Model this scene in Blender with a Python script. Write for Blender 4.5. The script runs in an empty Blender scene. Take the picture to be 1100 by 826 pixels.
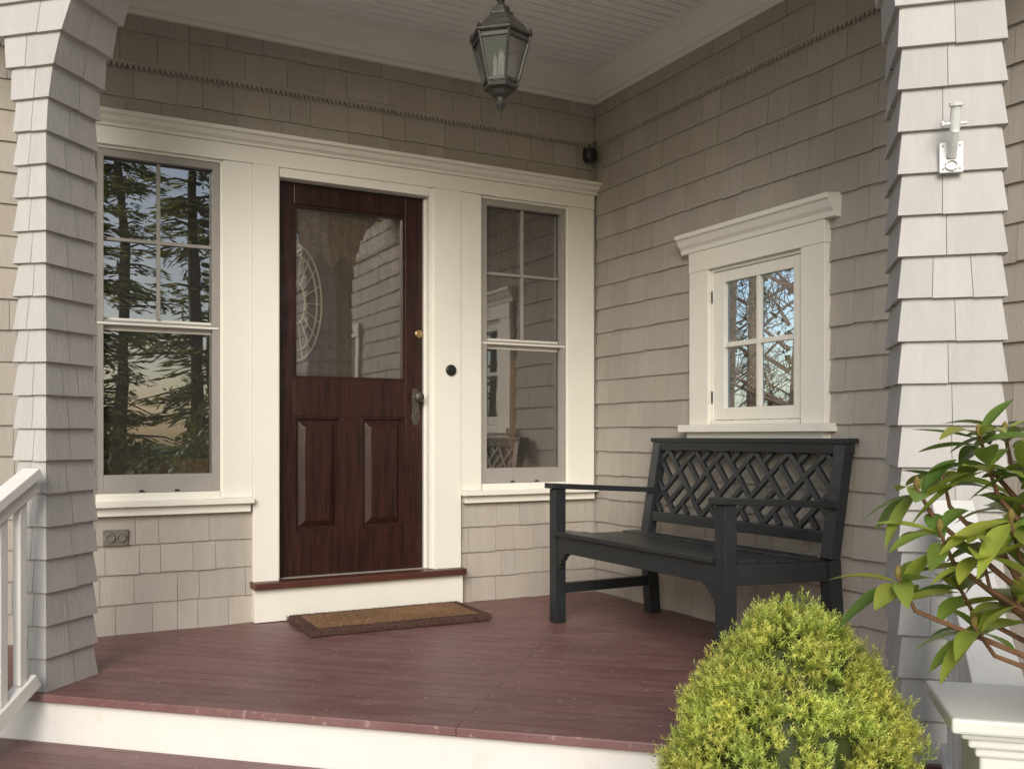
import bpy, bmesh, math, random
import numpy as np
from mathutils import Vector, Matrix
random.seed(7); np.random.seed(7)
scene=bpy.context.scene
R=random.uniform

# ---------------------------------------------------------------- builder
class B:
    def __init__(s): s.v=[]; s.f=[]; s.c=[]
    def add(s,vs,fs,col=(1,1,1)):
        o=len(s.v); s.v+= [tuple(p) for p in vs]
        for f in fs: s.f.append(tuple(i+o for i in f)); s.c.append(col)
    def box(s,x0,x1,y0,y1,z0,z1,col=(1,1,1)):
        vs=[(x0,y0,z0),(x1,y0,z0),(x1,y1,z0),(x0,y1,z0),(x0,y0,z1),(x1,y0,z1),(x1,y1,z1),(x0,y1,z1)]
        s.add(vs,[(0,3,2,1),(4,5,6,7),(0,1,5,4),(1,2,6,5),(2,3,7,6),(3,0,4,7)],col)
    def beam(s,p0,p1,w,h,up=(0,0,1),col=(1,1,1)):
        p0=Vector(p0);p1=Vector(p1);d=(p1-p0).normalized();up=Vector(up)
        r=d.cross(up)
        if r.length<1e-4: r=d.cross(Vector((0,1,0)))
        r.normalize();u=r.cross(d).normalized()
        r=r*w/2;u=u*h/2
        vs=[p0-r-u,p0+r-u,p0+r+u,p0-r+u,p1-r-u,p1+r-u,p1+r+u,p1-r+u]
        s.add(vs,[(0,1,2,3),(7,6,5,4),(0,4,5,1),(1,5,6,2),(2,6,7,3),(3,7,4,0)],col)
    def prism(s,poly,z0,z1,col=(1,1,1)):
        n=len(poly)
        vs=[(p[0],p[1],z0) for p in poly]+[(p[0],p[1],z1) for p in poly]
        fs=[tuple(range(n-1,-1,-1)),tuple(range(n,2*n))]+[(i,(i+1)%n,n+(i+1)%n,n+i) for i in range(n)]
        s.add(vs,fs,col)
    def lathe(s,prof,c,n=16,axis='Z',rot=0,col=(1,1,1)):
        vs=[];fs=[]
        for r,z in prof:
            for i in range(n):
                a=2*math.pi*i/n+rot
                x,y=r*math.cos(a),r*math.sin(a)
                if axis=='Z': vs.append((c[0]+x,c[1]+y,c[2]+z))
                elif axis=='Y': vs.append((c[0]+x,c[1]+z,c[2]+y))
                else: vs.append((c[0]+z,c[1]+x,c[2]+y))
        for j in range(len(prof)-1):
            for i in range(n):
                k=(i+1)%n
                fs.append((j*n+i,j*n+k,(j+1)*n+k,(j+1)*n+i))
        fs.append(tuple(range(n)));fs.append(tuple((len(prof)-1)*n+i for i in range(n)))
        s.add(vs,fs,col)
    def tube(s,pts,rads,n=6,col=(1,1,1)):
        pts=[Vector(p) for p in pts];vs=[];fs=[]
        for i,p in enumerate(pts):
            d=(pts[min(i+1,len(pts)-1)]-pts[max(i-1,0)]).normalized()
            a=d.cross(Vector((0.13,0.2,1)));
            if a.length<1e-3:a=d.cross(Vector((1,0,0)))
            a.normalize();b=d.cross(a)
            for k in range(n):
                t=2*math.pi*k/n
                vs.append(p+(a*math.cos(t)+b*math.sin(t))*rads[i])
        for j in range(len(pts)-1):
            for k in range(n):
                k2=(k+1)%n
                fs.append((j*n+k,j*n+k2,(j+1)*n+k2,(j+1)*n+k))
        fs.append(tuple(range(n)));fs.append(tuple((len(pts)-1)*n+k for k in range(n)))
        s.add(vs,fs,col)
    def obj(s,name,mat,parent=None,bevel=0,smooth=False,fixn=True):
        me=bpy.data.meshes.new(name);me.from_pydata(s.v,[],s.f);me.update()
        if fixn:
            bm=bmesh.new();bm.from_mesh(me);bmesh.ops.recalc_face_normals(bm,faces=bm.faces);bm.to_mesh(me);bm.free()
        ca=me.color_attributes.new('Col','FLOAT_COLOR','CORNER')
        tot=np.array([len(f) for f in s.f]);cc=np.array(s.c,dtype=np.float32)
        arr=np.repeat(cc,tot,axis=0);arr=np.hstack([arr,np.ones((len(arr),1),dtype=np.float32)])
        ca.data.foreach_set('color',arr.ravel())
        o=bpy.data.objects.new(name,me);scene.collection.objects.link(o)
        me.materials.append(mat)
        if smooth:
            for p in me.polygons:p.use_smooth=True
        if bevel:
            m=o.modifiers.new('bevel','BEVEL');m.width=bevel;m.segments=2;m.limit_method='ANGLE'
        if parent:o.parent=parent
        return o
def empty(name,parent=None):
    o=bpy.data.objects.new(name,None);scene.collection.objects.link(o)
    if parent:o.parent=parent
    return o

# ---------------------------------------------------------------- materials
def mat(name,col,rough=.6,nscale=8,namt=.12,bump=.1,bscale=60,stretch=(1,1,1),attr=True,metal=0,dirt=None,trans=0,spec=.5,coat=0):
    m=bpy.data.materials.new(name);m.use_nodes=True;nt=m.node_tree;N=nt.nodes;L=nt.links
    b=N['Principled BSDF'];b.inputs['Roughness'].default_value=rough;b.inputs['Metallic'].default_value=metal
    b.inputs['Specular IOR Level'].default_value=spec
    b.inputs['Coat Weight'].default_value=coat
    tc=N.new('ShaderNodeTexCoord');mp=N.new('ShaderNodeMapping');mp.inputs['Scale'].default_value=stretch
    L.new(tc.outputs['Object'],mp.inputs[0])
    n1=N.new('ShaderNodeTexNoise');n1.inputs['Scale'].default_value=nscale;n1.inputs['Detail'].default_value=6;n1.inputs['Roughness'].default_value=.65
    L.new(mp.outputs[0],n1.inputs['Vector'])
    rmp=N.new('ShaderNodeMapRange');rmp.inputs[1].default_value=.3;rmp.inputs[2].default_value=.7
    rmp.inputs[3].default_value=1-namt;rmp.inputs[4].default_value=1+namt
    L.new(n1.outputs[0],rmp.inputs[0])
    mul=N.new('ShaderNodeVectorMath');mul.operation='SCALE'
    mul.inputs[0].default_value=col[:3]
    L.new(rmp.outputs[0],mul.inputs['Scale'])
    out=mul.outputs[0]
    if attr:
        at=N.new('ShaderNodeAttribute');at.attribute_name='Col'
        m2=N.new('ShaderNodeVectorMath');m2.operation='MULTIPLY'
        L.new(out,m2.inputs[0]);L.new(at.outputs['Color'],m2.inputs[1]);out=m2.outputs[0]
    if dirt:
        n3=N.new('ShaderNodeTexNoise');n3.inputs['Scale'].default_value=dirt[0];n3.inputs['Detail'].default_value=8;n3.inputs['Roughness'].default_value=.7
        L.new(tc.outputs['Object'],n3.inputs['Vector'])
        r3=N.new('ShaderNodeMapRange');r3.inputs[1].default_value=dirt[1];r3.inputs[2].default_value=dirt[1]+.15;r3.inputs[4].default_value=dirt[2]
        L.new(n3.outputs[0],r3.inputs[0])
        mx=N.new('ShaderNodeMix');mx.data_type='RGBA';L.new(r3.outputs[0],mx.inputs[0]);L.new(out,mx.inputs[6]);mx.inputs[7].default_value=(*dirt[3],1)
        out=mx.outputs[2]
    L.new(out,b.inputs['Base Color'])
    if bump:
        n2=N.new('ShaderNodeTexNoise');n2.inputs['Scale'].default_value=bscale;n2.inputs['Detail'].default_value=5
        L.new(mp.outputs[0],n2.inputs['Vector'])
        bp=N.new('ShaderNodeBump');bp.inputs['Strength'].default_value=bump;bp.inputs['Distance'].default_value=.01
        L.new(n2.outputs[0],bp.inputs['Height']);L.new(bp.outputs[0],b.inputs['Normal'])
    if trans:
        tr=N.new('ShaderNodeBsdfTranslucent');L.new(out,tr.inputs[0])
        ms=N.new('ShaderNodeMixShader');ms.inputs[0].default_value=trans
        L.new(b.outputs[0],ms.inputs[1]);L.new(tr.outputs[0],ms.inputs[2]);L.new(ms.outputs[0],N['Material Output'].inputs[0])
    return m
def glassmat(name,base=.14,tint=(.9,.93,.9),rough=0.0,wav=.04,haze=0):
    m=bpy.data.materials.new(name);m.use_nodes=True;nt=m.node_tree;N=nt.nodes;L=nt.links
    N.remove(N['Principled BSDF'])
    t=N.new('ShaderNodeBsdfTransparent');t.inputs[0].default_value=(*tint,1)
    g=N.new('ShaderNodeBsdfGlossy');g.inputs['Roughness'].default_value=rough;g.inputs[0].default_value=(1,1,1,1)
    fr=N.new('ShaderNodeFresnel');fr.inputs[0].default_value=1.5
    ad=N.new('ShaderNodeMath');ad.operation='ADD';ad.use_clamp=True;ad.inputs[1].default_value=base
    L.new(fr.outputs[0],ad.inputs[0])
    nz=N.new('ShaderNodeTexNoise');nz.inputs['Scale'].default_value=3;nz.inputs['Detail'].default_value=1;tc=N.new('ShaderNodeTexCoord');L.new(tc.outputs['Object'],nz.inputs['Vector'])
    bp=N.new('ShaderNodeBump');bp.inputs['Strength'].default_value=wav;bp.inputs['Distance'].default_value=.05
    L.new(nz.outputs[0],bp.inputs['Height']);L.new(bp.outputs[0],g.inputs['Normal'])
    ms=N.new('ShaderNodeMixShader');L.new(ad.outputs[0],ms.inputs[0]);L.new(t.outputs[0],ms.inputs[1]);L.new(g.outputs[0],ms.inputs[2])
    last=ms.outputs[0]
    if haze:  # flat diffuse veil, a painted haze that lightens the dark panes
        df=N.new('ShaderNodeBsdfDiffuse');df.inputs[0].default_value=(.5,.48,.42,1)
        m2=N.new('ShaderNodeMixShader');m2.inputs[0].default_value=haze;L.new(last,m2.inputs[1]);L.new(df.outputs[0],m2.inputs[2]);last=m2.outputs[0]
    L.new(last,N['Material Output'].inputs[0])
    return m
M_sh=mat('shingle_paint',(.375,.338,.290),.7,5,.06,.2,30,(5,5,.8),dirt=(2.5,.62,.3,(.31,.275,.23)))
M_shc=mat('lit_column_shingle_paint',(.455,.437,.415),.65,5,.05,.2,30,(5,5,.8),dirt=(4,.6,.35,(.39,.37,.33)))  # wall paint made lighter; the columns' stronger light is put into the colour
M_trim=mat('cream_trim_paint',(.76,.735,.655),.45,3,.03,.06,25,(1,1,1),dirt=(5,.64,.25,(.66,.61,.52)))
M_white=mat('white_paint',(.74,.725,.68),.45,3,.03,.08,25,dirt=(5,.58,.4,(.58,.53,.44)))
M_ceil=mat('ceiling_paint',(.80,.785,.765),.5,3,.04,.05,30)
M_screen=mat('taupe_window_frame',(.31,.29,.26),.45,10,.05,.05)
M_door=mat('mahogany_door_wood',(.027,.0092,.0066),.34,7,.6,.15,25,(9,9,.6),coat=.15,spec=.35)
M_thr=mat('stained_threshold_wood',(.075,.026,.017),.4,9,.3,.1,25,(.7,8,8))
M_bench=mat('dark_bench_paint',(.016,.019,.021),.42,12,.2,.12,60,dirt=(9,.6,.3,(.05,.06,.062)))
M_metal=mat('aged_bronze_metal',(.06,.056,.05),.5,25,.35,.2,80,metal=.4,dirt=(20,.55,.4,(.10,.11,.09)))
M_black=mat('black_plastic',(.012,.012,.013),.4,20,.1,.0)
M_brass=mat('brass_metal',(.65,.45,.2),.3,20,.1,.05,metal=1)
M_wmetal=mat('white_enamel_metal',(.70,.70,.68),.35,30,.08,.1,dirt=(25,.6,.5,(.45,.42,.36)))
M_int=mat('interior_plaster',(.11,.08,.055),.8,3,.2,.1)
M_intwood=mat('interior_wood',(.34,.16,.06),.5,6,.3,.1,20,(6,6,.7))
M_coir=mat('coir_mat_fibre',(.25,.14,.07),.95,60,.5,1.0,220)
M_coird=mat('coir_mat_border',(.085,.042,.03),.95,60,.5,1.0,220)
M_bark=mat('bark',(.12,.085,.06),.9,10,.3,.6,30)
M_leaf=mat('rhododendron_leaf',(1,1,1),.33,14,.12,.15,60,trans=.3)
M_needle=mat('spruce_needles',(1,1,1),.55,10,.15,0,trans=.45)
M_tleaf=mat('tree_foliage',(1,1,1),.6,2,.3,0,trans=.55)
M_pot=mat('terracotta',(.35,.15,.08),.8,8,.2,.2)
M_glass=glassmat('window_glass',.27,(.75,.77,.72),0,.012,haze=.05)
M_glass2=glassmat('clear_window_glass',.04,(.9,.95,.97))
M_doorglass=glassmat('door_glass',.22,(.8,.78,.72),0.01,.012,haze=.03)
M_lant=glassmat('lantern_glass',.25,(.7,.72,.7),.15,.5,haze=.06)
M_lace=mat('lace_curtain',(.20,.155,.11),.9,38,.5,.3,90,dirt=(24,.5,.6,(.08,.055,.04)))
M_cream=mat('reflection_cream',(.62,.57,.47),.6)  # pale tone of the oval reflection modelled in the door glass
M_grass=mat('lawn_grass',(.06,.10,.03),.9,2,.4,.8,60,dirt=(1.3,.55,.6,(.12,.11,.05)))
M_bounce=mat('pale_bounce_gravel',(.50,.485,.46),.9,30,.25,.6,90)  # for the unseen ground sheet added as a bounce surface
M_roof=mat('roof_shingle',(.08,.075,.07),.9,4,.2,.3,40)

def floormat():
    m=bpy.data.materials.new('painted_floor_boards');m.use_nodes=True;nt=m.node_tree;N=nt.nodes;L=nt.links
    b=N['Principled BSDF']
    tc=N.new('ShaderNodeTexCoord');mp=N.new('ShaderNodeMapping');mp.inputs['Rotation'].default_value=(0,0,math.radians(42.8))
    L.new(tc.outputs['Object'],mp.inputs[0])
    br=N.new('ShaderNodeTexBrick');br.inputs['Scale'].default_value=1;br.inputs['Brick Width'].default_value=2.6;br.inputs['Row Height'].default_value=.083
    br.inputs['Mortar Size'].default_value=.0024;br.inputs['Mortar Smooth'].default_value=.4
    br.inputs['Color1'].default_value=(.180,.088,.082,1);br.inputs['Color2'].default_value=(.155,.075,.070,1);br.inputs['Mortar'].default_value=(.07,.03,.028,1)
    L.new(mp.outputs[0],br.inputs['Vector'])
    n=N.new('ShaderNodeTexNoise');n.inputs['Scale'].default_value=3.5;n.inputs['Detail'].default_value=9;n.inputs['Roughness'].default_value=.72
    mp2=N.new('ShaderNodeMapping');mp2.vector_type='POINT';mp2.inputs['Scale'].default_value=(1,3,1)
    L.new(mp.outputs[0],mp2.inputs[0]);L.new(mp2.outputs[0],n.inputs['Vector'])
    r=N.new('ShaderNodeMapRange');r.inputs[1].default_value=.45;r.inputs[2].default_value=.72;r.inputs[4].default_value=.7
    L.new(n.outputs[0],r.inputs[0])
    mx=N.new('ShaderNodeMix');mx.data_type='RGBA';L.new(r.outputs[0],mx.inputs[0]);L.new(br.outputs[0],mx.inputs[6]);mx.inputs[7].default_value=(.28,.17,.155,1)
    sp=N.new('ShaderNodeTexNoise');sp.inputs['Scale'].default_value=38;sp.inputs['Detail'].default_value=3;L.new(tc.outputs['Object'],sp.inputs['Vector'])
    r2=N.new('ShaderNodeMapRange');r2.inputs[1].default_value=.64;r2.inputs[2].default_value=.70;r2.inputs[4].default_value=.6
    L.new(sp.outputs[0],r2.inputs[0])
    mx2=N.new('ShaderNodeMix');mx2.data_type='RGBA';L.new(r2.outputs[0],mx2.inputs[0]);L.new(mx.outputs[2],mx2.inputs[6]);mx2.inputs[7].default_value=(.38,.28,.24,1)
    L.new(mx2.outputs[2],b.inputs['Base Color'])
    rr=N.new('ShaderNodeMapRange');rr.inputs[3].default_value=.36;rr.inputs[4].default_value=.62;L.new(n.outputs[0],rr.inputs[0]);L.new(rr.outputs[0],b.inputs['Roughness'])
    inv=N.new('ShaderNodeMath');inv.operation='MULTIPLY_ADD';inv.inputs[1].default_value=-1;inv.inputs[2].default_value=1;L.new(br.outputs['Fac'],inv.inputs[0])
    ad=N.new('ShaderNodeMath');ad.operation='MULTIPLY_ADD';ad.inputs[1].default_value=.3;L.new(n.outputs[0],ad.inputs[0]);L.new(inv.outputs[0],ad.inputs[2])
    bp=N.new('ShaderNodeBump');bp.inputs['Strength'].default_value=.6;bp.inputs['Distance'].default_value=.004
    L.new(ad.outputs[0],bp.inputs['Height']);L.new(bp.outputs[0],b.inputs['Normal'])
    return m
M_floor=floormat()

house=empty('shingled_house')
def WB(a,o,z): return (a,.03-o,z)        # back wall faces -Y
def WR(a,o,z): return (.012-o,-a,z)      # side wall faces -X, a = -Y
def wbox(b,W,a0,a1,o0,o1,z0,z1,col=(1,1,1)):
    p=[W(a0,o0,z0),W(a1,o1,z1)]
    b.box(min(p[0][0],p[1][0]),max(p[0][0],p[1][0]),min(p[0][1],p[1][1]),max(p[0][1],p[1][1]),z0,z1,col)
def sheath(b,W,a0,a1,z0,z1,holes,th=.09):
    As=sorted({a0,a1,*[h[0] for h in holes],*[h[1] for h in holes]});Zs=sorted({z0,z1,*[h[2] for h in holes],*[h[3] for h in holes]})
    for i in range(len(As)-1):
        for j in range(len(Zs)-1):
            ca=(As[i]+As[i+1])/2;cz=(Zs[j]+Zs[j+1])/2
            if any(h[0]<ca<h[1] and h[2]<cz<h[3] for h in holes):continue
            wbox(b,W,As[i],As[i+1],-th,0,Zs[j],Zs[j+1])
def shingles(b,W,a0,a1,z0,z1,excl,ex=.14,base_o=0,thick=.012,wmin=.09,wmax=.24):
    z=z0
    while z<z1-.005:
        zt=min(z+ex,z1);a=a0-R(0,.1)
        while a<a1:
            w=R(wmin,wmax);s0=max(a+.0010,a0);s1=min(a+w-.0010,a1);a+=w
            if s1-s0<.012:continue
            zj=z+R(-.0025,.0025);g=R(.93,1.06);t=R(-.018,.018);col=(g+t*.5,g,g-t)
            th=thick+R(-.0015,.003)
            pieces=[(s0,s1,zj,zt+.01)]
            for e in excl:
                new=[]
                for (p0,p1,q0,q1) in pieces:
                    if p1<=e[0] or p0>=e[1] or q1<=e[2] or q0>=e[3]:new.append((p0,p1,q0,q1));continue
                    if p0<e[0]:new.append((p0,e[0],q0,q1))
                    if p1>e[1]:new.append((e[1],p1,q0,q1))
                    m0,m1=max(p0,e[0]),min(p1,e[1])
                    if q0<e[2]:new.append((m0,m1,q0,e[2]))
                    if q1>e[3]:new.append((m0,m1,e[3],q1))
                pieces=new
            for (p0,p1,q0,q1) in pieces:
                if p1-p0<.008 or q1-q0<.01:continue
                f=lambda q:base_o+th*(1-(q-z)/ex*.85)
                sk=R(-.0015,.0015)
                vs=[W(p0,f(q0),q0-sk),W(p1,f(q0),q0+sk),W(p1,f(q1),q1),W(p0,f(q1),q1),W(p0,base_o,q0-sk),W(p1,base_o,q0+sk),W(p1,base_o,q1),W(p0,base_o,q1)]
                b.add(vs,[(0,1,2,3),(0,4,5,1),(1,5,6,2),(3,7,4,0)],col)
        z+=ex
def profile(b,W,prof,a0,a1,m0=0,m1=0):
    n=len(prof)
    vs=[W(a0+m0*o,o,z) for o,z in prof]+[W(a1+m1*o,o,z) for o,z in prof]
    fs=[(i,(i+1)%n,n+(i+1)%n,n+i) for i in range(n)]+[tuple(range(n)),tuple(range(n,2*n))]
    b.add(vs,fs)

ZC=3.05
LW=(-2.763,-2.177,.64,2.28); RW=(-.766,-.184,.64,2.28); DO=(-1.905,-1.057,.205,2.28)
SW=(1.053,1.677,1.0,1.76)
b=B()
sheath(b,WB,-6.5,.10,-.54,3.3,[LW,RW,DO])
sheath(b,WR,-.0,6.5,-.54,3.3,[SW])
b.obj('wall_core',M_sh,house)
b=B()
exB=[(-2.85,-.03,.60,2.40),(-2.0,-.93,-.1,.61)]
shingles(b,WB,-6.5,0.0,.0,2.66,exB)
shingles(b,WB,-6.5,0.0,2.69,ZC,[],base_o=.012)
exR=[(.93,1.79,.945,1.93),(4.0,4.85,.93,2.0)]
shingles(b,WR,0.0,6.5,.0,2.66,exR)
shingles(b,WR,-0.0,6.5,2.69,ZC,[],base_o=.012)
b.obj('wall_shingles',M_sh,house,fixn=False)
b=B()
for W,a0,a1 in ((WB,-6.5,-.022),(WR,.022,6.5)):
    wbox(b,W,a0,a1,.0,.022,2.672,2.692)
    a=a0
    while a<a1-.024:
        p=[(a,2.673),(a+.022,2.673),(a+.011,2.650)]
        vs=[W(x,.020,z) for x,z in p]+[W(x,.004,z) for x,z in p]
        b.add(vs,[(0,1,2),(5,4,3),(0,3,4,1),(1,4,5,2),(2,5,3,0)])
        a+=.024
b.obj('sawtooth_shingle_band',M_sh,house)
b=B()
cp=[(.0,2.905),(.022,2.905),(.028,2.925),(.045,2.93),(.06,2.96),(.10,3.0),(.115,3.01),(.12,3.03),(.135,3.033),(.135,3.06),(.0,3.06)]
profile(b,WB,[(o+.018,z) for o,z in cp],-6.5,.03,0,-1)
profile(b,WR,[(o+.0,z) for o,z in cp],-.03,6.5,1,0)
b.obj('ceiling_crown_moulding',M_trim,house,bevel=.002)

# ---------------- door/window surround
b=B()
T=.03
def tb(a0,a1,z0,z1,o1=T,o0=0.0): wbox(b,WB,a0,a1,o0,o1,z0,z1)
tb(-2.90,LW[0],.625,2.28)
tb(LW[1],-2.035,.625,2.28)
tb(-2.034,DO[0],.17,2.2805,T+.006)
tb(DO[1],-.894,.17,2.2805,T+.006)
tb(-.893,RW[0],.625,2.28)
tb(RW[1],-.012,.625,2.28)
tb(-2.905,-.010,2.2815,2.365,T+.002)
cr=[(0,2.366),(T+.008,2.366),(T+.012,2.38),(T+.03,2.39),(T+.042,2.41),(T+.06,2.414),(T+.06,2.432),(0,2.44)]
profile(b,WB,cr,-2.96,.012)
for a0,a1 in ((-2.93,-2.036),(-.892,-.004)):
    wbox(b,WB,a0,a1,0,.075,.598,.6245)
    wbox(b,WB,a0+.02,a1-.01,0,.04,.555,.5975)
for w in (LW,RW):
    wbox(b,WB,w[0]-.02,w[0]+.012,-.10,.012,w[2]-.02,w[3])
    wbox(b,WB,w[1]-.012,w[1]+.02,-.10,.012,w[2]-.02,w[3])
    wbox(b,WB,w[0]+.0125,w[1]-.0125,-.10,.012,w[3]-.012,w[3]+.02)
    wbox(b,WB,w[0]+.0125,w[1]-.0125,-.10,.02,w[2]-.02,w[2]+.02)
wbox(b,WB,DO[0]-.02,DO[0]+.006,-.12,T-.004,.205,2.28)
wbox(b,WB,DO[1]-.022,DO[1]+.02,-.12,T-.006,.205,2.28)
wbox(b,WB,DO[1]-.034,DO[1]-.0225,-.12,-.02,.205,2.23)
wbox(b,WB,DO[0]+.0065,DO[1]-.0225,-.12,T-.006,2.235,2.30)
b.obj('door_and_window_surround',M_trim,house,bevel=.0025)
b=B()
wbox(b,WB,-2.034,-.895,0.0,.062,0.004,.168)
b.obj('door_step_riser',M_trim,house,bevel=.002)
b=B()
wbox(b,WB,-2.045,-.888,-.12,.10,.170,.204)
b.obj('door_threshold',M_thr,house,bevel=.006)

# ---------------- windows
def sash_window(w,name):
    root=empty(name,house)
    f=B();g=B();s=B()
    a0,a1,z0,z1=w[0]+.013,w[1]-.013,w[2]+.021,w[3]-.013
    fw=.034
    wbox(f,WB,a0,a0+fw,-.03,.006,z0,z1);wbox(f,WB,a1-fw,a1,-.03,.006,z0,z1)
    wbox(f,WB,a0+fw,a1-fw,-.03,.005,z1-fw,z1);wbox(f,WB,a0+fw,a1-fw,-.03,.005,z0,z0+.085)
    zm=1.455
    wbox(f,WB,a0+fw,a1-fw,-.03,.002,zm-.012,zm+.016)
    f.obj('storm_frame',M_screen,root,bevel=.002)
    wbox(s,WB,a0+fw,a1-fw,-.034,-.0305,zm-.03,zm+.03)
    wbox(s,WB,a0+.006,a1-.006,.0065,.011,zm-.006,zm+.004)
    b0,b1=a0+fw,a1-fw;cm=(b0+b1)/2
    zc=(zm+z1-fw)/2+.01
    m_=B()
    wbox(m_,WB,cm-.008,cm+.008,-.034,-.02,zm+.03,z1-fw)
    wbox(m_,WB,b0,cm-.0085,-.034,-.021,zc-.008,zc+.008);wbox(m_,WB,cm+.0085,b1,-.034,-.021,zc-.008,zc+.008)
    m_.obj('muntins',M_screen,root,bevel=.001)
    s.obj('sash_rails',M_trim,root,bevel=.001)
    k=B()
    for x in (cm-.09,cm+.07): wbox(k,WB,x,x+.02,.0055,.012,z0+.004,z0+.012)
    k.obj('screen_latches',M_black,root)
    g.add([WB(b0,-.036,z0+.05),WB(b1,-.036,z0+.05),WB(b1,-.036,z1-.01),WB(b0,-.036,z1-.01)],[(0,1,2,3)])
    g.obj('glass_pane',M_glass,root,fixn=False)
sash_window(LW,'sash_window');sash_window(RW,'sash_window.001')

b=B()
x0,x1,y0,y1,z0,z1=-3.3,.1,.125,2.8,0.1,2.7
vs=[(x0,y0,z0),(x1,y0,z0),(x1,y1,z0),(x0,y1,z0),(x0,y0,z1),(x1,y0,z1),(x1,y1,z1),(x0,y1,z1)]
b.add(vs,[(0,1,2,3),(4,5,6,7),(1,2,6,5),(2,3,7,6),(3,0,4,7)])
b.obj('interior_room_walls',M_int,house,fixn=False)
b=B()
b.box(-.62,-.50,.9,1.02,.1,2.6);b.box(-.2,-.08,.9,1.02,.1,2.6);b.box(-.7,.05,.88,1.03,2.1,2.25)
b.box(-1.0,-.1,.5,.9,.1,.75);b.box(-2.9,-2.1,.8,1.3,.1,.8)
b.box(-.50,-.44,.17,.22,.2,1.44)
b.obj('interior_wood_frame',M_intwood,house,bevel=.005)
# ---------------- door
door=empty('front_door',house)
b=B()
D0,D1=DO[0]+.008,DO[1]-.036;zb,zt=.208,2.232
of=-.04;ob=-.085
gl=(-1.808,-1.196,1.227,2.125)
def db(a0,a1,z0,z1,o=of): wbox(b,WB,a0,a1,ob,o,z0,z1)
db(D0,gl[0],zb,zt);db(gl[1],D1,zb,zt)
db(gl[0],gl[1],gl[3],zt-.0005,of-.0006);db(gl[0],gl[1],1.03,gl[2],of-.0006);db(gl[0],gl[1],zb,.43,of-.0006)
mid=(gl[0]+gl[1])/2
db(mid-.055,mid+.055,.43,1.03,of-.0012)
for p0,p1 in ((gl[0],mid-.055),(mid+.055,gl[1])):
    wbox(b,WB,p0,p1,ob+.005,of-.022,.43,1.03)
    m=.028;q=.06
    A=[(p0+m,.43+m),(p1-m,.43+m),(p1-m,1.03-m),(p0+m,1.03-m)];C=[(p0+q,.43+q),(p1-q,.43+q),(p1-q,1.03-q),(p0+q,1.03-q)]
    b.add([WB(x,of-.0215,z) for x,z in A]+[WB(x,of-.006,z) for x,z in C],[(4,5,6,7),(0,1,5,4),(1,2,6,5),(2,3,7,6),(3,0,4,7)])
    for (u0,u1,v0,v1) in ((p0,p1,.43,.442),(p0,p1,1.018,1.03),(p0,p0+.012,.442,1.018),(p1-.012,p1,.442,1.018)):
        wbox(b,WB,u0,u1,of-.022,of-.004,v0,v1)
for (u0,u1,v0,v1) in ((gl[0],gl[1],gl[2],gl[2]+.014),(gl[0],gl[1],gl[3]-.014,gl[3]),(gl[0],gl[0]+.014,gl[2]+.014,gl[3]-.014),(gl[1]-.014,gl[1],gl[2]+.014,gl[3]-.014)):
    wbox(b,WB,u0,u1,of-.03,of-.005,v0,v1)
b.obj('door_panel_frame',M_door,door,bevel=.002)
b=B();b.add([WB(gl[0],of-.025,gl[2]),WB(gl[1],of-.025,gl[2]),WB(gl[1],of-.025,gl[3]),WB(gl[0],of-.025,gl[3])],[(0,1,2,3)])
b.obj('door_glass',M_doorglass,door,fixn=False)
b=B()
n=90
for i in range(n):
    xa=gl[0]+(gl[1]-gl[0])*i/n;xb=gl[0]+(gl[1]-gl[0])*(i+1)/n
    ya=-.10-.003*math.sin(i*.8);yb=-.10-.003*math.sin((i+1)*.8)
    zv=1.86+.03*math.sin(i*.35)
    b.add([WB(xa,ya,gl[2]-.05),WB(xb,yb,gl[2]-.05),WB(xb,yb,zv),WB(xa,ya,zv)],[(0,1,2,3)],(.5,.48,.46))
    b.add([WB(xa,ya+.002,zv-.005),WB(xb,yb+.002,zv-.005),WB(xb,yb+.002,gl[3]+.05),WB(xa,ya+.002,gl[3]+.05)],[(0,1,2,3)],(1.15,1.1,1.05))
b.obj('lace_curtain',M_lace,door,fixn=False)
b=B()
for (rx,rz) in ((.14,.30),(.115,.25),(.05,.11)):
    pts=[WB(-1.79+rx*math.cos(t*math.pi/24),-.082,1.62+rz*math.sin(t*math.pi/24)) for t in range(-12,13)]
    b.tube(pts,[.0055]*len(pts),5)
for k in range(9):
    t=math.radians(-75+k*18.75)
    b.tube([WB(-1.79+.05*math.cos(t),-.082,1.62+.11*math.sin(t)),WB(-1.79+.135*math.cos(t),-.082,1.62+.29*math.sin(t))],[.0035]*2,4)
b.obj('oval_reflection_rings',M_cream,door)  # solid rings imitating an oval reflection in the door glass
b=B()
kx,kz=-1.135,1.10
pts=[(0,.085),(.012,.09),(.02,.07),(.022,.03),(.02,-.03),(.024,-.07),(.018,-.10),(.006,-.115)]
out=pts+[(-x,z) for x,z in pts[::-1] if x>0]
b.add([WB(kx+x,of+.005,kz+z) for x,z in out]+[WB(kx+x,of,kz+z) for x,z in out],[tuple(range(len(out)))]+[(i,(i+1)%len(out),len(out)+(i+1)%len(out),len(out)+i) for i in range(len(out))])
y=WB(0,of,0)[1]
b.lathe([(.016,0),(.016,-.006),(.009,-.012),(.009,-.035),(.022,-.042),(.028,-.055),(.024,-.068),(.008,-.074)],(kx,y,kz+.04),20,'Y')
b.lathe([(.008,0),(.008,-.01),(.004,-.012)],(kx,y,kz-.045),10,'Y')
b.obj('door_knob',mat('worn_brass_metal',(.10,.085,.065),.42,40,.4,.3,90,metal=.5),door,smooth=False,bevel=.001)
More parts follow.
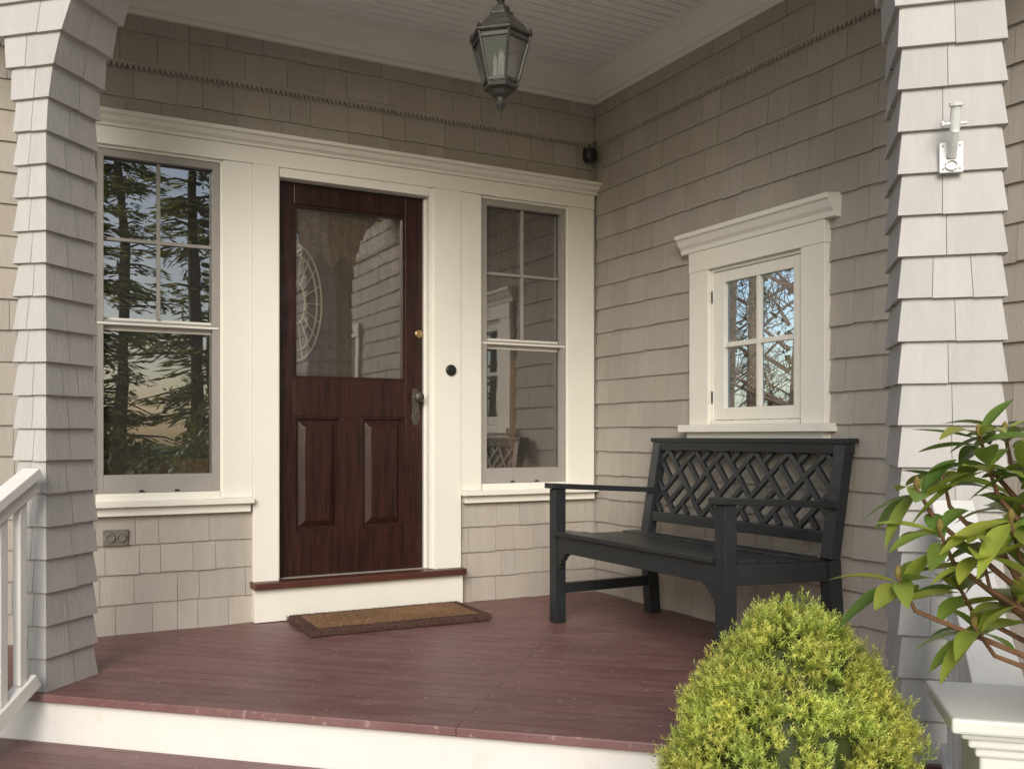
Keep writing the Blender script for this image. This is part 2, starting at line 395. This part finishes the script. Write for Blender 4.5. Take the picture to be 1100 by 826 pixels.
b=B();b.lathe([(.021,0),(.021,-.008),(.016,-.012),(.006,-.013)],(-1.118,y,1.488),20,'Y');b.obj('deadbolt',M_brass,door)
b=B();y=WB(0,T+.006,0)[1]
b.lathe([(.031,0),(.031,-.008),(.024,-.014),(.012,-.015),(.011,-.020),(.004,-.021)],(-.957,y,1.29),24,'Y');b.obj('doorbell',M_black,house)

# ---------------- small window in side wall
root=empty('casement_window',house)
b=B();t=.04
def rb(a0,a1,z0,z1,o1=t,o0=0): wbox(b,WR,a0,a1,o0,o1,z0,z1)
rb(.908,1.053,.985,1.76);rb(1.677,1.815,.985,1.76);rb(.906,1.817,1.7605,1.86,t+.002)
profile(b,WR,[(0,1.861),(t+.006,1.861),(t+.010,1.885),(t+.024,1.90),(t+.038,1.93),(t+.05,1.935),(t+.05,1.957),(0,1.965)],.85,1.875)
rb(.87,1.85,.948,.9845,.085);rb(.90,1.82,.915,.9475,.05)
rb(1.0535,1.07,1.0,1.7595,.02,-.09);rb(1.66,1.6765,1.0,1.7595,.02,-.09);rb(1.0705,1.6595,1.743,1.7595,.02,-.09);rb(1.0705,1.6595,.9855,1.005,.03,-.09)
s0,s1,q0,q1=1.073,1.657,1.008,1.741
rb(s0,s0+.07,q0,q1,.012,-.025);rb(s1-.05,s1,q0,q1,.012,-.025);rb(s0+.0705,s1-.0505,q1-.055,q1,.011,-.025);rb(s0+.0705,s1-.0505,q0,q0+.06,.011,-.025)
c=(s0+.07+s1-.05)/2;zc=(q0+.06+q1-.055)/2
rb(c-.012,c+.012,q0+.0605,q1-.0555,.008,-.02);rb(s0+.0705,c-.0125,zc-.012,zc+.012,.007,-.02);rb(c+.0125,s1-.0505,zc-.012,zc+.012,.007,-.02)
b.obj('window_trim_and_sash',M_trim,root,bevel=.0025)
b=B();b.add([WR(s0+.03,-.012,q0+.03),WR(s1-.03,-.012,q0+.03),WR(s1-.03,-.012,q1-.03),WR(s0+.03,-.012,q1-.03)],[(0,1,2,3)]);b.obj('glass_pane',M_glass2,root,fixn=False)
b=B();
for zz in (1.12,1.62): wbox(b,WR,1.056,1.072,.013,.02,zz-.03,zz+.03)
b.obj('hinges',M_wmetal,root)
root=empty('casement_window.001',house);b=B()
rb(4.0,4.1,.985,1.9);rb(4.75,4.85,.985,1.9);rb(3.98,4.87,1.9005,2.03,t+.01);rb(3.97,4.88,.93,.9845,.08);rb(4.41,4.44,.985,1.9,.03)
b.obj('window_trim',M_trim,root,bevel=.002)
b=B();rb(4.1,4.41,.985,1.9,.022);rb(4.44,4.75,.985,1.9,.022);b.obj('dark_panes',M_black,root)

# ---------------- plan of porch
O=Vector((-3.015,-.936));E=Vector((.7333,-.680));Nn=Vector((-.680,-.7333))
def P(s,o=0): p=O+E*s+Nn*o;return (p.x,p.y)
floor_poly=[(.0,.025),(-3.55,.025),(-3.55,-.50),P(-.28),P(3.3),(0.0,P(3.3)[1])]
b=B();b.prism(floor_poly,-.03,0.0);b.obj('porch_floor',M_floor,house,bevel=.004)
inner=[(0.0,.02),(-3.52,.02),(-3.52,-.49),P(-.27,-.03),P(3.28,-.03),(-0.002,P(3.28)[1]+.03)]
b=B();b.prism(inner,-.53,-.0305);b.obj('porch_skirt',M_white,house)
st=empty('porch_steps')
b=B();c=B()
for k,(zz,o) in enumerate(((-.18,.36),(-.36,.72))):
    a=[P(-.25,-.028+k*.33),P(3.15,-.028+k*.33),P(3.15,o),P(-.25,o)]
    b.prism(a,zz-.03,zz)
    a=[P(-.23,-.02),P(3.13,-.02),P(3.13,o-.03),P(-.23,o-.03)]
    c.prism(a,-.53,zz-.0305-.0005*k)
b.obj('treads',M_floor,st,bevel=.004);c.obj('risers',M_white,st)
b=B()
y=-.10;w=.068
def line_x(y):
    t=(y+.936)/-.680;return -3.015+.7333*t
while y>-3.2:
    xl=max(-3.5,line_x(y-w/2)-.1) if y<-.5 else -3.5
    b.box(xl,.0,y-w+.009,y,ZC,ZC+.02);b.box(xl,0,y-w+.0005,y-w+.0085,ZC+.010,ZC+.02)
    y-=w
b.box(-3.5,0,-.0995,.02,ZC,ZC+.02)
b.obj('beadboard_ceiling',M_ceil,house,bevel=.003)
b=B()
b.prism([(.3,3),(-7,3),(-7,.0),(-3.9,0.),(-3.9,-.6),P(-.5,.15),P(3.5,.15),(0.3,-3.5)],ZC+.03,ZC+.2)
b.obj('porch_roof',M_roof,house)
b=B()
b.prism([P(-.2,-.33),P(3.35,-.33),P(3.35,-.04),P(-.2,-.04)],2.90,ZC+.029)
b.box(-.75,.0,-3.2,-2.95,2.901,ZC+.0285)
b.box(-3.25,-2.95,-.7,.02,2.902,ZC+.028)
b.obj('porch_header_beam',M_shc,house)

# ---------------- shingled columns with curved brackets
def column(name,c,ex,ey,W,Tk,sideL,sideR,z1=2.90,exh=.12,zs=2.0,rx=.62):
    def bez(z):
        if z<=zs:return 0
        t=min(1,(z-zs)/(z1-zs));return rx*(1-math.sqrt(max(0,1-t*t)))
    b=B();c=Vector(c);ex=Vector(ex).normalized();ey=Vector(ey).normalized()
    z=0.0
    while z<z1-.01:
        zt=min(z+exh,z1)
        def rect(zz,fl,zq):
            l=-W/2-fl-(bez(zq) if sideL else 0);r=W/2+fl+(bez(zq) if sideR else 0)
            return [c+ex*l+ey*(-Tk/2-fl),c+ex*r+ey*(-Tk/2-fl),c+ex*r+ey*(Tk/2+fl),c+ex*l+ey*(Tk/2+fl)]
        Bt=rect(z,.015,z);Tt=rect(zt,.001,zt)
        zbm=z+R(-.0015,.0015)
        for i in range(4):
            j=(i+1)%4;Lw=(Bt[j]-Bt[i]).length
            nseg=max(2,int(round(Lw/R(.11,.17))));ts=[0]+sorted([ (k+R(-.22,.22))/nseg for k in range(1,nseg)])+[1]
            for k in range(len(ts)-1):
                g=R(.94,1.05);g0=.0008/Lw
                t0=ts[k]+(g0 if k>0 else 0);t1=ts[k+1]-(g0 if k<len(ts)-2 else 0)
                cen=(Bt[0]+Bt[2])/2
                pb0=Bt[i].lerp(Bt[j],t0);pb1=Bt[i].lerp(Bt[j],t1);pt0=Tt[i].lerp(Tt[j],t0);pt1=Tt[i].lerp(Tt[j],t1)
                nrm=Vector(((Bt[j]-Bt[i]).y,-(Bt[j]-Bt[i]).x)).normalized()
                if nrm.dot(pb0-cen)<0:nrm=-nrm
                ib0=pb0-nrm*.022;ib1=pb1-nrm*.022
                jz=R(-.002,.002)
                V3=lambda p,q:(p.x,p.y,q)
                b.add([V3(pb0,zbm+jz),V3(pb1,zbm+jz),V3(pt1,zt+.004),V3(pt0,zt+.004),V3(ib0,zbm+jz),V3(ib1,zbm+jz)],[(0,1,2,3),(0,4,5,1)],(g,g,g*R(.985,1)))
        Ct=rect(0,-.006,z);b.prism([(p.x,p.y) for p in Ct],z+.004,zt+.003,(.8,.8,.8))
        z+=exh
    return b.obj(name,M_shc,house,fixn=False)
pr=Vector(P(3.04,-.165))
column('porch_column',pr,E,-Nn,.258,.26,True,True,zs=2.03)
near=Vector((-2.985,-.91))
cl=near-E*.068-Nn*.125
column('porch_column.001',cl,E,-Nn,.115,.25,True,True)

# ---------------- railings
def railing(name,start,dirv,length,z0,slope,nb=.115,bw=.014,ndrop=0,rw=.075,hb=.62):
    root=empty(name);b=B();d=Vector(dirv).normalized();s=Vector(start);e=s+d*length
    S=(s.x,s.y,z0-.03);Ee=(e.x,e.y,z0-.03-slope*length)
    b.beam(S,Ee,rw,.035)
    b.beam((S[0],S[1],S[2]-.045),(Ee[0],Ee[1],Ee[2]-.045),rw-.03,.05)
    b.beam((S[0],S[1],S[2]-hb-.05),(Ee[0],Ee[1],Ee[2]-hb-.05),.055,.05)
    t=.06
    while t<length-.02:
        p=s+d*t;zt=z0-.05-slope*t
        b.beam((p.x,p.y,zt-hb),(p.x,p.y,zt-.02),bw*2,bw*2,up=(d.x,d.y,0));t+=nb
    b.obj('rails_and_balusters',M_white,root,bevel=.003)
    c=e+d*.06;zt=z0-slope*length+.10-ndrop
    k=B()
    def sq(h,z0,z1):
        a=E*h;n=Nn*h;k.prism([c-a-n,c+a-n,c+a+n,c-a+n],z0,z1)
    sq(.085,-.53,zt-.07);sq(.095,zt-.085,zt-.065);sq(.110,zt-.0645,zt-.045);sq(.125,zt-.0445,zt-.03);sq(.145,zt-.0295,zt)
    sq(.10,-.5,-.3)
    k.obj('newel_post',M_white,root,bevel=.006)
    return root
railing('stair_railing',(-.845,-3.04),(-.70,-.714),.70,.77,.60,ndrop=.045,rw=.105,nb=.085,bw=.018)
railing('stair_railing.001',(-3.035,-.955),(-.7071,-.7071),.85,.83,.60,nb=.085,bw=.016,hb=.69)

# ---------------- bench
bench=empty('garden_bench')
b=B()
xf,xb=-.69,-.115;ya,yb=-.70,-1.945
def backx(h): return xb-.02+.085*max(0,(h-.42))/.48
for yy in (ya,yb):
    b.box(xf-.03,xf+.03,yy-.03,yy+.03,0,.665)
    b.beam((xb+.01,yy,0),(xb-.02,yy,.42),.06,.065,up=(1,0,0));b.beam((xb-.02,yy,.42),(backx(.89),yy,.89),.06,.055,up=(1,0,0))
    b.beam((xf-.055,yy,.682),(backx(.64)-.0,yy,.645),.075,.026)
    b.beam((xf,yy,.17),(xb,yy,.17),.035,.05);b.beam((xf,yy,.395),(xb-.02,yy,.375),.035,.08)
    sg=-1 if yy==ya else 1
    for q in range(5):
        h=.075*(1-(q/5))**1.6+.004
        y0=yy+sg*(.03+q*.016);y1=yy+sg*(.03+(q+1)*.016)
        b.box(xf-.022,xf+.012,min(y0,y1),max(y0,y1),.355-h,.357)
b.box(xf-.024,xf+.01,yb+.03,ya-.03,.356,.435)
b.box(xb-.05,xb-.01,yb+.03,ya-.03,.34,.42)
for q in range(5):
    x0=xf-.045+q*.108;x1=x0+.098;z=.452-.018*math.sin(math.pi*(q+.3)/5)-.004*q
    y0,y1=(yb-.0,ya+.0) if q>0 else (yb+.031,ya-.031)
    b.beam(((x0+x1)/2,y0,z),((x0+x1)/2,y1,z),.096,.022)
def bp(y,h,off=0): return (backx(h)+off,y,h)
b.beam(bp(yb-.035,.885),bp(ya+.035,.885),.05,.062,up=(0,0,1))
b.beam(bp(yb-.045,.908),bp(ya+.045,.908),.07,.022,up=(0,0,1))
b.beam(bp(yb+.03,.51),bp(ya-.03,.51),.035,.05,up=(0,0,1))
h0,h1=.535,.856;ye0,ye1=yb+.03,ya-.03
def clipseg(p,q):
    t0,t1=0,1;d=(q[0]-p[0],q[1]-p[1])
    for k,(lo,hi) in enumerate(((ye0,ye1),(h0,h1))):
        if abs(d[k])<1e-9:
            if not lo<=p[k]<=hi:return None
            continue
        a_=(lo-p[k])/d[k];b_=(hi-p[k])/d[k]
        if a_>b_:a_,b_=b_,a_
        t0=max(t0,a_);t1=min(t1,b_)
    if t1-t0<.04/3 and (t1-t0)*math.hypot(*d)<.03:return None
    if t1<=t0:return None
    return ((p[0]+d[0]*t0,p[1]+d[1]*t0),(p[0]+d[0]*t1,p[1]+d[1]*t1))
# diagonal basket-weave fretwork: square lattice at 45 degrees, every cell split by one bar, directions alternating
a_c=.1513;r2=math.sqrt(.5);cy0=(ye0+ye1)/2;cz0=h0
def fret(p,q,off):
    A=(cy0+(p[0]+p[1])*r2,cz0+(p[0]-p[1])*r2);C=(cy0+(q[0]+q[1])*r2,cz0+(q[0]-q[1])*r2)
    sgm=clipseg(A,C)
    if sgm: b.beam(bp(sgm[0][0],sgm[0][1],off),bp(sgm[1][0],sgm[1][1],off),.026,.019,up=(-1,0,.17))
for i in range(-8,9):
    fret((i*a_c,-9*a_c),(i*a_c,9*a_c),0);fret((-9*a_c,i*a_c),(9*a_c,i*a_c),.0015)
    for j in range(-8,9):
        if (i+j)%2==0: fret((i*a_c,(j+.5)*a_c),((i+1)*a_c,(j+.5)*a_c),.003)
        else: fret(((i+.5)*a_c,j*a_c),((i+.5)*a_c,(j+1)*a_c),.0045)
b.obj('bench_frame',M_bench,bench,bevel=.003)

# ---------------- doormat
dm=empty('doormat')
b=B()
def matpoly(m):
    c=Vector((-1.42,-.285));ang=math.radians(-1.5);w,h=.46-m,.215-m
    r=[]
    for sx,sy in ((-1,-1),(1,-1),(1,1),(-1,1)):
        x,y=sx*w,sy*h;r.append((c.x+x*math.cos(ang)-y*math.sin(ang),c.y+x*math.sin(ang)+y*math.cos(ang)))
    return r
b.prism(matpoly(0),.002,.034);b.obj('mat_border',M_coird,dm,bevel=.008)
b=B();b.prism(matpoly(.05),.02,.037);b.obj('mat_centre',M_coir,dm,bevel=.003)
b=B()
cx,cy=-1.42,-.285
for i in range(16000):
    x=R(-.457,.457);y=R(-.212,.212)
    edge=abs(x)>.408 or abs(y)>.163
    a=math.radians(-1.5);X=cx+x*math.cos(a)-y*math.sin(a);Y=cy+x*math.sin(a)+y*math.cos(a)
    z=.034 if edge else .037;t=R(0,6.28);l=R(.005,.012);g=R(.4,1.15)*(.8+.3*math.sin(x*9)*math.sin(y*14+1))
    col=(.15*g,.075*g,.05*g) if edge else (.38*g,.215*g,.105*g)
    b.add([(X,Y,z-.002),(X+.0028*math.cos(t+1.5),Y+.0028*math.sin(t+1.5),z-.002),(X+l*.7*math.cos(t),Y+l*.7*math.sin(t),z+R(.001,l*.8))],[(0,1,2)],col)
for i in range(3000):   # shaggy sides
    side=random.choice((0,1,2,3));u=R(-1,1)
    x,y=((u*.46,-.215),(u*.46,.215),(-.46,u*.215),(.46,u*.215))[side];nx,ny=((0,-1),(0,1),(-1,0),(1,0))[side]
    X=cx+x;Y=cy+y-x*.026;z=R(.006,.032);g=R(.4,1.1);l=R(.003,.009)
    b.add([(X,Y,z),(X+.003*abs(ny),Y+.003*abs(nx),z+.001),(X+nx*l+R(-.003,.003),Y+ny*l+R(-.003,.003),z+R(-.004,.003))],[(0,1,2)],(.14*g,.07*g,.046*g))
M_fib=mat('coir_fibres',(1,1,1),.95,30,.2,0)
b.obj('mat_fibres',M_fib,dm,fixn=False)

# ---------------- hanging lantern
lan=empty('hanging_lantern');c=(-1.464,-1.563,0)
b=B()
b.lathe([(.118,2.432),(.126,2.438),(.124,2.447),(.108,2.455),(.094,2.478),(.066,2.505),(.05,2.52),(.05,2.53),(.038,2.535),(.034,2.555),(.022,2.56),(.012,2.575),(.018,2.585),(.010,2.60)],c,6,rot=.3)
b.lathe([(.064,2.262),(.070,2.256),(.066,2.244),(.048,2.236),(.036,2.222),(.020,2.212),(.016,2.198),(.024,2.19),(.016,2.178),(.006,2.166)],c,6,rot=.3)
for i in range(6):
    a=.3+i*math.pi/3
    b.tube([(c[0]+.064*math.cos(a),c[1]+.064*math.sin(a),2.255),(c[0]+.115*math.cos(a),c[1]+.115*math.sin(a),2.435)],[.006,.006],5)
    a2=a+math.pi/3
    for zz,r in ((2.42,.111),(2.27,.0685)):
        b.beam((c[0]+r*math.cos(a),c[1]+r*math.sin(a),zz),(c[0]+r*math.cos(a2),c[1]+r*math.sin(a2),zz),.006,.014)
    b.lathe([(.0065,0),(.011,.008),(.004,.022)],(c[0]+.115*math.cos(a),c[1]+.115*math.sin(a),2.445),6)
z=2.60;k=0
while z<ZC-.03:
    pts=[]
    for t in range(9):
        q=t*math.pi/4;dx_=.010*math.cos(q);dz=.019*math.sin(q)
        pts.append((c[0]+(dx_ if k%2 else 0),c[1]+(0 if k%2 else dx_),z+.017+dz))
    b.tube(pts,[.0028]*9,5);z+=.030;k+=1
b.lathe([(.008,ZC-.05),(.03,ZC-.04),(.065,ZC-.015),(.07,ZC-.001)],c,20)
b.obj('lantern_frame',M_metal,lan,bevel=.0012)
b=B();b.lathe([(.061,2.26),(.109,2.432)],c,6,rot=.3);b.f=b.f[:-2];b.c=b.c[:-2];b.obj('lantern_glass',M_lant,lan,fixn=False)
b=B();b.lathe([(.012,2.25),(.012,2.34),(.009,2.345),(.012,2.36),(.008,2.385),(.002,2.40)],c,12)
for i in range(3):
    a=i*2.1+.4;x,y=c[0]+.022*math.cos(a),c[1]+.022*math.sin(a);b.lathe([(.009,2.26),(.009,2.33),(.006,2.335),(.009,2.35),(.002,2.38)],(x,y,0),10)
b.obj('candle_sleeves',M_wmetal,lan)

b=B();b.box(-.06,-.02,-.02,.012,2.56,2.60)
b.lathe([(.030,0),(.042,.012),(.044,.045),(.040,.075),(.02,.08)],(-.075,-.05,2.545),18)
b.lathe([(.02,0),(.02,-.01),(.014,-.014)],(-.09,-.092,2.585),14,'Y')
b.obj('outdoor_speaker',M_black,None,bevel=.002)
b=B();wbox(b,WB,-2.72,-2.612,.01,.024,.418,.492)
for a in (-2.69,-2.642):
    b.lathe([(.023,0),(.023,-.006),(.017,-.008),(.017,-.003),(.004,-.003)],(a,.03-.024,.455),16,'Y')
b.obj('outdoor_outlet_cover',mat('outlet_bronze',(.17,.155,.13),.5,30,.3,.2),None,bevel=.002)
fh=empty('flag_pole_bracket')
fc=Vector(P(3.035,-.022));e=E
def F(s,o,z): p=fc+E*s+Nn*o;return (p.x,p.y,z)
b=B()
b.beam(F(-.0,.012,1.67),F(0,.012,1.755),.062,.012,up=(Nn.x,Nn.y,0))
b.tube([F(0,.02,1.715),F(0,.05,1.74),F(0,.075,1.77)],[.014,.011,.010],10)
b.tube([F(-.0,.055,1.75),F(-.0,.085,1.835)],[.013,.015],12)
b.tube([F(-.0,.084,1.833),F(-.0,.086,1.842)],[.020,.020],12)
b.tube([F(-.03,.07,1.79),F(.03,.07,1.79)],[.0045,.0045],8);b.tube([F(-.036,.07,1.79),F(-.03,.07,1.79)],[.010,.010],8)
pts=[F(.016*math.cos(t*.7),.022,1.69+.014*math.sin(t*.7)) for t in range(10)]
b.tube(pts,[.0035]*10,6)
for sx in (-.022,.022):
    for zz in (1.68,1.745): b.tube([F(sx,.017,zz),F(sx,.021,zz)],[.0035,.003],8,(.5,.5,.5))
b.obj('bracket',M_wmetal,fh,bevel=.001)

# ---------------- dwarf spruce shrub
sp=empty('spruce_shrub');sc=Vector((-1.737,-3.345,0));zb,zt=-.1,.585
def srad(z):
    t=(z-zb)/(zt-zb);t=min(max(t,0),1)
    return .252*math.sqrt(max(0,1-((t-.38)/.62)**2))**1.3 if t>.38 else .252*(.72+.28*math.sin(t/.38*math.pi/2))
V=[];Fc=[];Cc=[]
def shoot(p,d,L,nn,cb,ct):
    a=np.cross(d,[.3,.2,.93]);a/=np.linalg.norm(a)+1e-9;bb=np.cross(d,a)
    for j in range(nn):
        t=(j+.5)/nn;q=p+d*L*t;ph=j*2.4+R(0,.6)
        side=a*math.cos(ph)+bb*math.sin(ph);nd=side*.9+d*.6;nd/=np.linalg.norm(nd)
        wv=np.cross(nd,d);wv/=np.linalg.norm(wv)+1e-9
        ln=R(.010,.014)*(1.15-.5*t);wv=wv*.0013
        o=len(V);V.extend([tuple(q-wv),tuple(q+wv),tuple(q+nd*ln)]);Fc.append((o,o+1,o+2))
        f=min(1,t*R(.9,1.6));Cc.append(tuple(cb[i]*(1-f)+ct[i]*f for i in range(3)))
clumps=[]
while len(clumps)<820:
    z=zb+(zt-zb)*R(.25,1);th=R(0,2*math.pi)
    if R(0,.25)>srad(z)+.03:continue
    r=srad(z)*R(.80,1.0);clumps.append((np.array([sc.x+r*math.cos(th),sc.y+r*math.sin(th),z-.012]),th))
for pc,th in clumps:
    t=(pc[2]-zb)/(zt-zb)
    outd=np.array([math.cos(th)*(1-t*.75),math.sin(th)*(1-t*.75),.15+t*.9]);outd/=np.linalg.norm(outd)
    br=R(.78,1.12);yl=R(.85,1.12)
    for j in range(19):
        d=outd+np.random.normal(0,.5,3);d/=np.linalg.norm(d)
        L=R(.016,.036);base=pc+np.random.normal(0,.012,3)
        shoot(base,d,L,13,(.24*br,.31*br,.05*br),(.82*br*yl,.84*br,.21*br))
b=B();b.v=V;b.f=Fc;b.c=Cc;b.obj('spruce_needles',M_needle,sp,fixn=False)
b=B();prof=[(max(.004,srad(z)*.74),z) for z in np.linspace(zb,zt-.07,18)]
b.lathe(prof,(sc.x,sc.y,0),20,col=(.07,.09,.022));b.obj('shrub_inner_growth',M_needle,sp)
b=B();b.lathe([(.10,-.36),(.14,-.12),(.155,-.12),(.155,-.08),(.14,-.08),(.13,-.1)],(sc.x,sc.y,.002),24);b.obj('flower_pot',M_pot,sp)

# ---------------- rhododendron
rh=empty('rhododendron_bush');b=B();tw=B()
def leaf(p,d,L,W,droop,col):
    d=d.normalized();side=d.cross(Vector((0,0,1)));
    if side.length<.05:side=Vector((1,0,0))
    side.normalize();up=side.cross(d).normalized()
    roll=R(-.35,.35);side,up=side*math.cos(roll)+up*math.sin(roll),up*math.cos(roll)-side*math.sin(roll)
    n=9;vs=[];fs=[]
    for i in range(n+1):
        t=i/n;w=W*(math.sin(math.pi*min(1,max(0,(t-.08)/.92)**.9))**.75)*.5 if .08<t<1 else .0012
        w=max(w,.0012)
        c=p+d*(L*t)+Vector((0,0,-1))*droop*L*t*t
        fold=w*.25
        for s_,fz in ((-1,fold),(-.5,fold*.35),(0,0),(.5,fold*.35),(1,fold)):
            vs.append(c+side*w*s_+up*fz)
    for i in range(n):
        for j in range(4):fs.append((i*5+j,i*5+j+1,(i+1)*5+j+1,(i+1)*5+j))
    b.add(vs,fs,col)
hub=Vector((-1.33,-3.93,.42));root=Vector((-1.15,-4.0,-.54))
tw.tube([root,root.lerp(hub,.5)+Vector((.03,0,0)),hub],[.022,.018,.014],8)
whorls=[(-1.733,-3.634,.838),(-1.672,-3.724,.885),(-1.804,-3.653,.69),(-1.725,-3.753,.735),(-1.544,-3.68,.80),(-1.631,-3.746,.66),(-1.505,-3.644,.935),
 (-1.62,-3.60,.86),(-1.60,-3.70,.74),(-1.56,-3.76,.92),(-1.66,-3.66,.67),(-1.76,-3.70,.77),(-1.60,-3.78,.82),
 (-1.64,-3.78,.88),(-1.63,-3.68,.93),(-1.57,-3.72,.62),(-1.69,-3.78,.79),(-1.70,-3.72,.61),
 (-1.35,-3.75,.9),(-1.3,-3.9,.8),(-1.4,-3.9,.7),(-1.2,-3.8,1.0),(-1.1,-4.0,.9),(-1.25,-4.1,.6),(-.95,-3.85,.8),(-1.0,-4.2,.7),(-1.1,-3.95,.5),(-.8,-4.0,.6)]
for w in whorls:
    w=Vector(w);dirv=(w-hub);dirv=(dirv.normalized()*.55+Vector((R(-.2,.2),R(-.2,.2),.8))).normalized()
    midp=hub.lerp(w,.5)+Vector((R(-.03,.03),R(-.03,.03),-.03))
    tw.tube([hub,midp,w-dirv*.06,w],[.008,.006,.004,.003],6,(1.3,.95,.65))
    nl=random.randint(7,10);a0=R(0,6.28)
    s1=dirv.cross(Vector((0.1,0,1))).normalized();s2=s1.cross(dirv)
    for i in range(nl):
        a=a0+i*2.4;spread=R(.85,1.65)
        d=dirv*math.cos(spread)+(s1*math.cos(a)+s2*math.sin(a))*math.sin(spread)
        g=R(.65,1.25);yl=R(0,1)**1.1
        col=(.13*g+.27*yl*g,.23*g+.20*yl*g,.045*g+.02*yl)
        leaf(w-dirv*R(0,.025),d,R(.09,.13),R(.031,.041),R(.1,.55),col)
    tw.lathe([(.003,0),(.006,.008),(.005,.016),(.001,.022)],tuple(w),8,col=(1.6,1.7,.6))
b.obj('leaves',M_leaf,rh,smooth=True,fixn=False);tw.obj('branches',M_bark,rh)

# ---------------- ground
b=B();b.add([(-150,-150,-.54),(150,-150,-.54),(150,150,-.54),(-150,150,-.54)],[(0,1,2,3)]);b.obj('ground',M_grass)
b=B();b.prism([(-9,-2.2),(-4.3,-1.6),(-1.3,-4.6),(-1.3,-5.6),(1.5,-9),(-2,-12.5),(-12,-12.5)],-.536,-.532);b.obj('bounce_gravel',M_bounce)  # unseen pale sheet, added to bounce daylight up into the porch
# ---------------- distant trees (seen in reflections and through the side window)
lf=B();tk=B()
def tree(x,y,h,cr,nl,conifer=False,bare=False,big=1,nb=34):
    base=Vector((x,y,-.54))
    tk.tube([base,base+Vector((R(-.2,.2),R(-.2,.2),h*.5)),base+Vector((R(-.3,.3),R(-.3,.3),h*.95))],[h*.015,h*.010,h*.003],7)
    tips=[]
    for i in range(nb):
        t=R(.12,.97);a=R(0,6.28);l=cr*(1-t*.8 if conifer else math.sin(min(1,t+.1)*math.pi)**.5)*R(.6,1.1)
        p0=base+Vector((0,0,h*t));p1=p0+Vector((math.cos(a)*l,math.sin(a)*l,l*(-.12 if conifer else .5)))
        tk.tube([p0,p0.lerp(p1,.5)+Vector((0,0,R(-.1,.2))),p1],[.04,.02,.008],4);tips.append((p0,p1))
        if bare:
            for q in range(7):
                s=p0.lerp(p1,R(.3,1));e_=s+Vector((R(-1,1),R(-1,1),R(.1,1.2)))*.7;tk.tube([s,e_],[.014,.005],3)
                for r_ in range(4):
                    s2=s.lerp(e_,R(.3,1));tk.tube([s2,s2+Vector((R(-1,1),R(-1,1),R(.0,1)))*.4],[.006,.003],3)
    for i in range(nl):
        p0,p1=random.choice(tips);d=(p1-p0).normalized();f=R(.15,1.05)
        wd=.28*(1.1-f*.6)
        sd=d.cross(Vector((0,0,1))).normalized()
        c=p0.lerp(p1,f)+sd*R(-wd,wd)*1.6+Vector((0,0,R(-.14,.05)))
        g=R(.35,1.3)
        if conifer:
            L=R(.07,.18)*big;u=(d+sd*R(-1,1)+Vector((0,0,R(-.5,.1)))).normalized()*L;v=u.cross(Vector((R(-1,1),R(-1,1),R(-1,1)))).normalized()*R(.010,.026)*big
            y_=R(0,1)**2;col=((.17+.36*y_)*g,(.20+.26*y_)*g,.085*g)
        else:
            n=Vector((R(-1,1),R(-1,1),R(-1,1))).normalized();s=R(.04,.09)*big;u=n.orthogonal().normalized()*s;v=n.cross(u)*R(.5,1);col=(.14*g,.13*g,.035*g)
        lf.add([c-u,c-v,c+u,c+v],[(0,1,2,3)],col)
for x,y,h,cr in ((-1.9,-15.5,9.5,2.1),(.7,-16.5,11,2.4),(2.6,-15,8.5,2.1),(-.6,-20,12,2.6),(-4.2,-17,10,2.3),(4.8,-18,9,2.2)):
    tree(x,y,h,cr,5200,True,nb=84,big=1.2)
for i in range(12):
    tree(-15+i*2.8+R(-.6,.6),-24+R(-3,3),R(7,11),2.6,500,conifer=True,big=2.6)
for i in range(18000):
    x=R(-9,9);y=-13.6+R(-.8,.8);z=-.5+R(0,1)**1.3*(1.7+.5*math.sin(x*1.7)+.3*math.sin(x*4.1))
    n=Vector((R(-1,1),R(-1,1),R(-1,1))).normalized();s=R(.04,.08);u=n.orthogonal().normalized()*s;v=n.cross(u)*R(.4,1);g=R(.4,1.3)
    c=Vector((x,y,z));lf.add([c-u,c-v,c+u,c+v],[(0,1,2,3)],(.40*g,.34*g,.08*g))
for x,y,h in ((7,5.5,8),(9.5,9,10),(11,13,11),(13,10.5,9),(15,16,12),(10,12,9)):
    tree(x,y,h,2.4,150,bare=True)
tr=empty('distant_trees');lf.obj('foliage',M_tleaf,tr,fixn=False);tk.obj('trunks_and_branches',M_bark,tr,fixn=False)

# ---------------- light, world, camera
Sdir=Vector((-.54,-.84,0)).normalized();el=math.radians(27)
S=Vector((Sdir.x*math.cos(el),Sdir.y*math.cos(el),math.sin(el)))
ld=bpy.data.lights.new('sun','SUN');ld.energy=2.7;ld.angle=math.radians(32);ld.color=(1,.965,.91)
lo=bpy.data.objects.new('sun',ld);scene.collection.objects.link(lo);lo.rotation_euler=S.to_track_quat('Z','Y').to_euler()
w=bpy.data.worlds.new('World');scene.world=w;w.use_nodes=True;nt=w.node_tree
bg=nt.nodes['Background'];bg.inputs[1].default_value=.15
sky=nt.nodes.new('ShaderNodeTexSky');sky.sky_type='NISHITA';sky.sun_disc=False;sky.sun_elevation=el;sky.sun_rotation=math.atan2(Sdir.x,Sdir.y)
sky.air_density=1.0;sky.dust_density=2.0;sky.ozone_density=1.3
nt.links.new(sky.outputs[0],bg.inputs[0])
cam=bpy.data.cameras.new('camera');co=bpy.data.objects.new('camera',cam);scene.collection.objects.link(co)
co.location=(-3.139,-4.75,.93);co.rotation_euler=(math.radians(90),0,math.radians(-28.4))
cam.sensor_width=36;cam.lens=33.28;cam.shift_y=.05;cam.clip_end=500;cam.clip_start=.05
scene.camera=co
scene.view_settings.view_transform='Standard';scene.view_settings.look='None';scene.view_settings.exposure=0
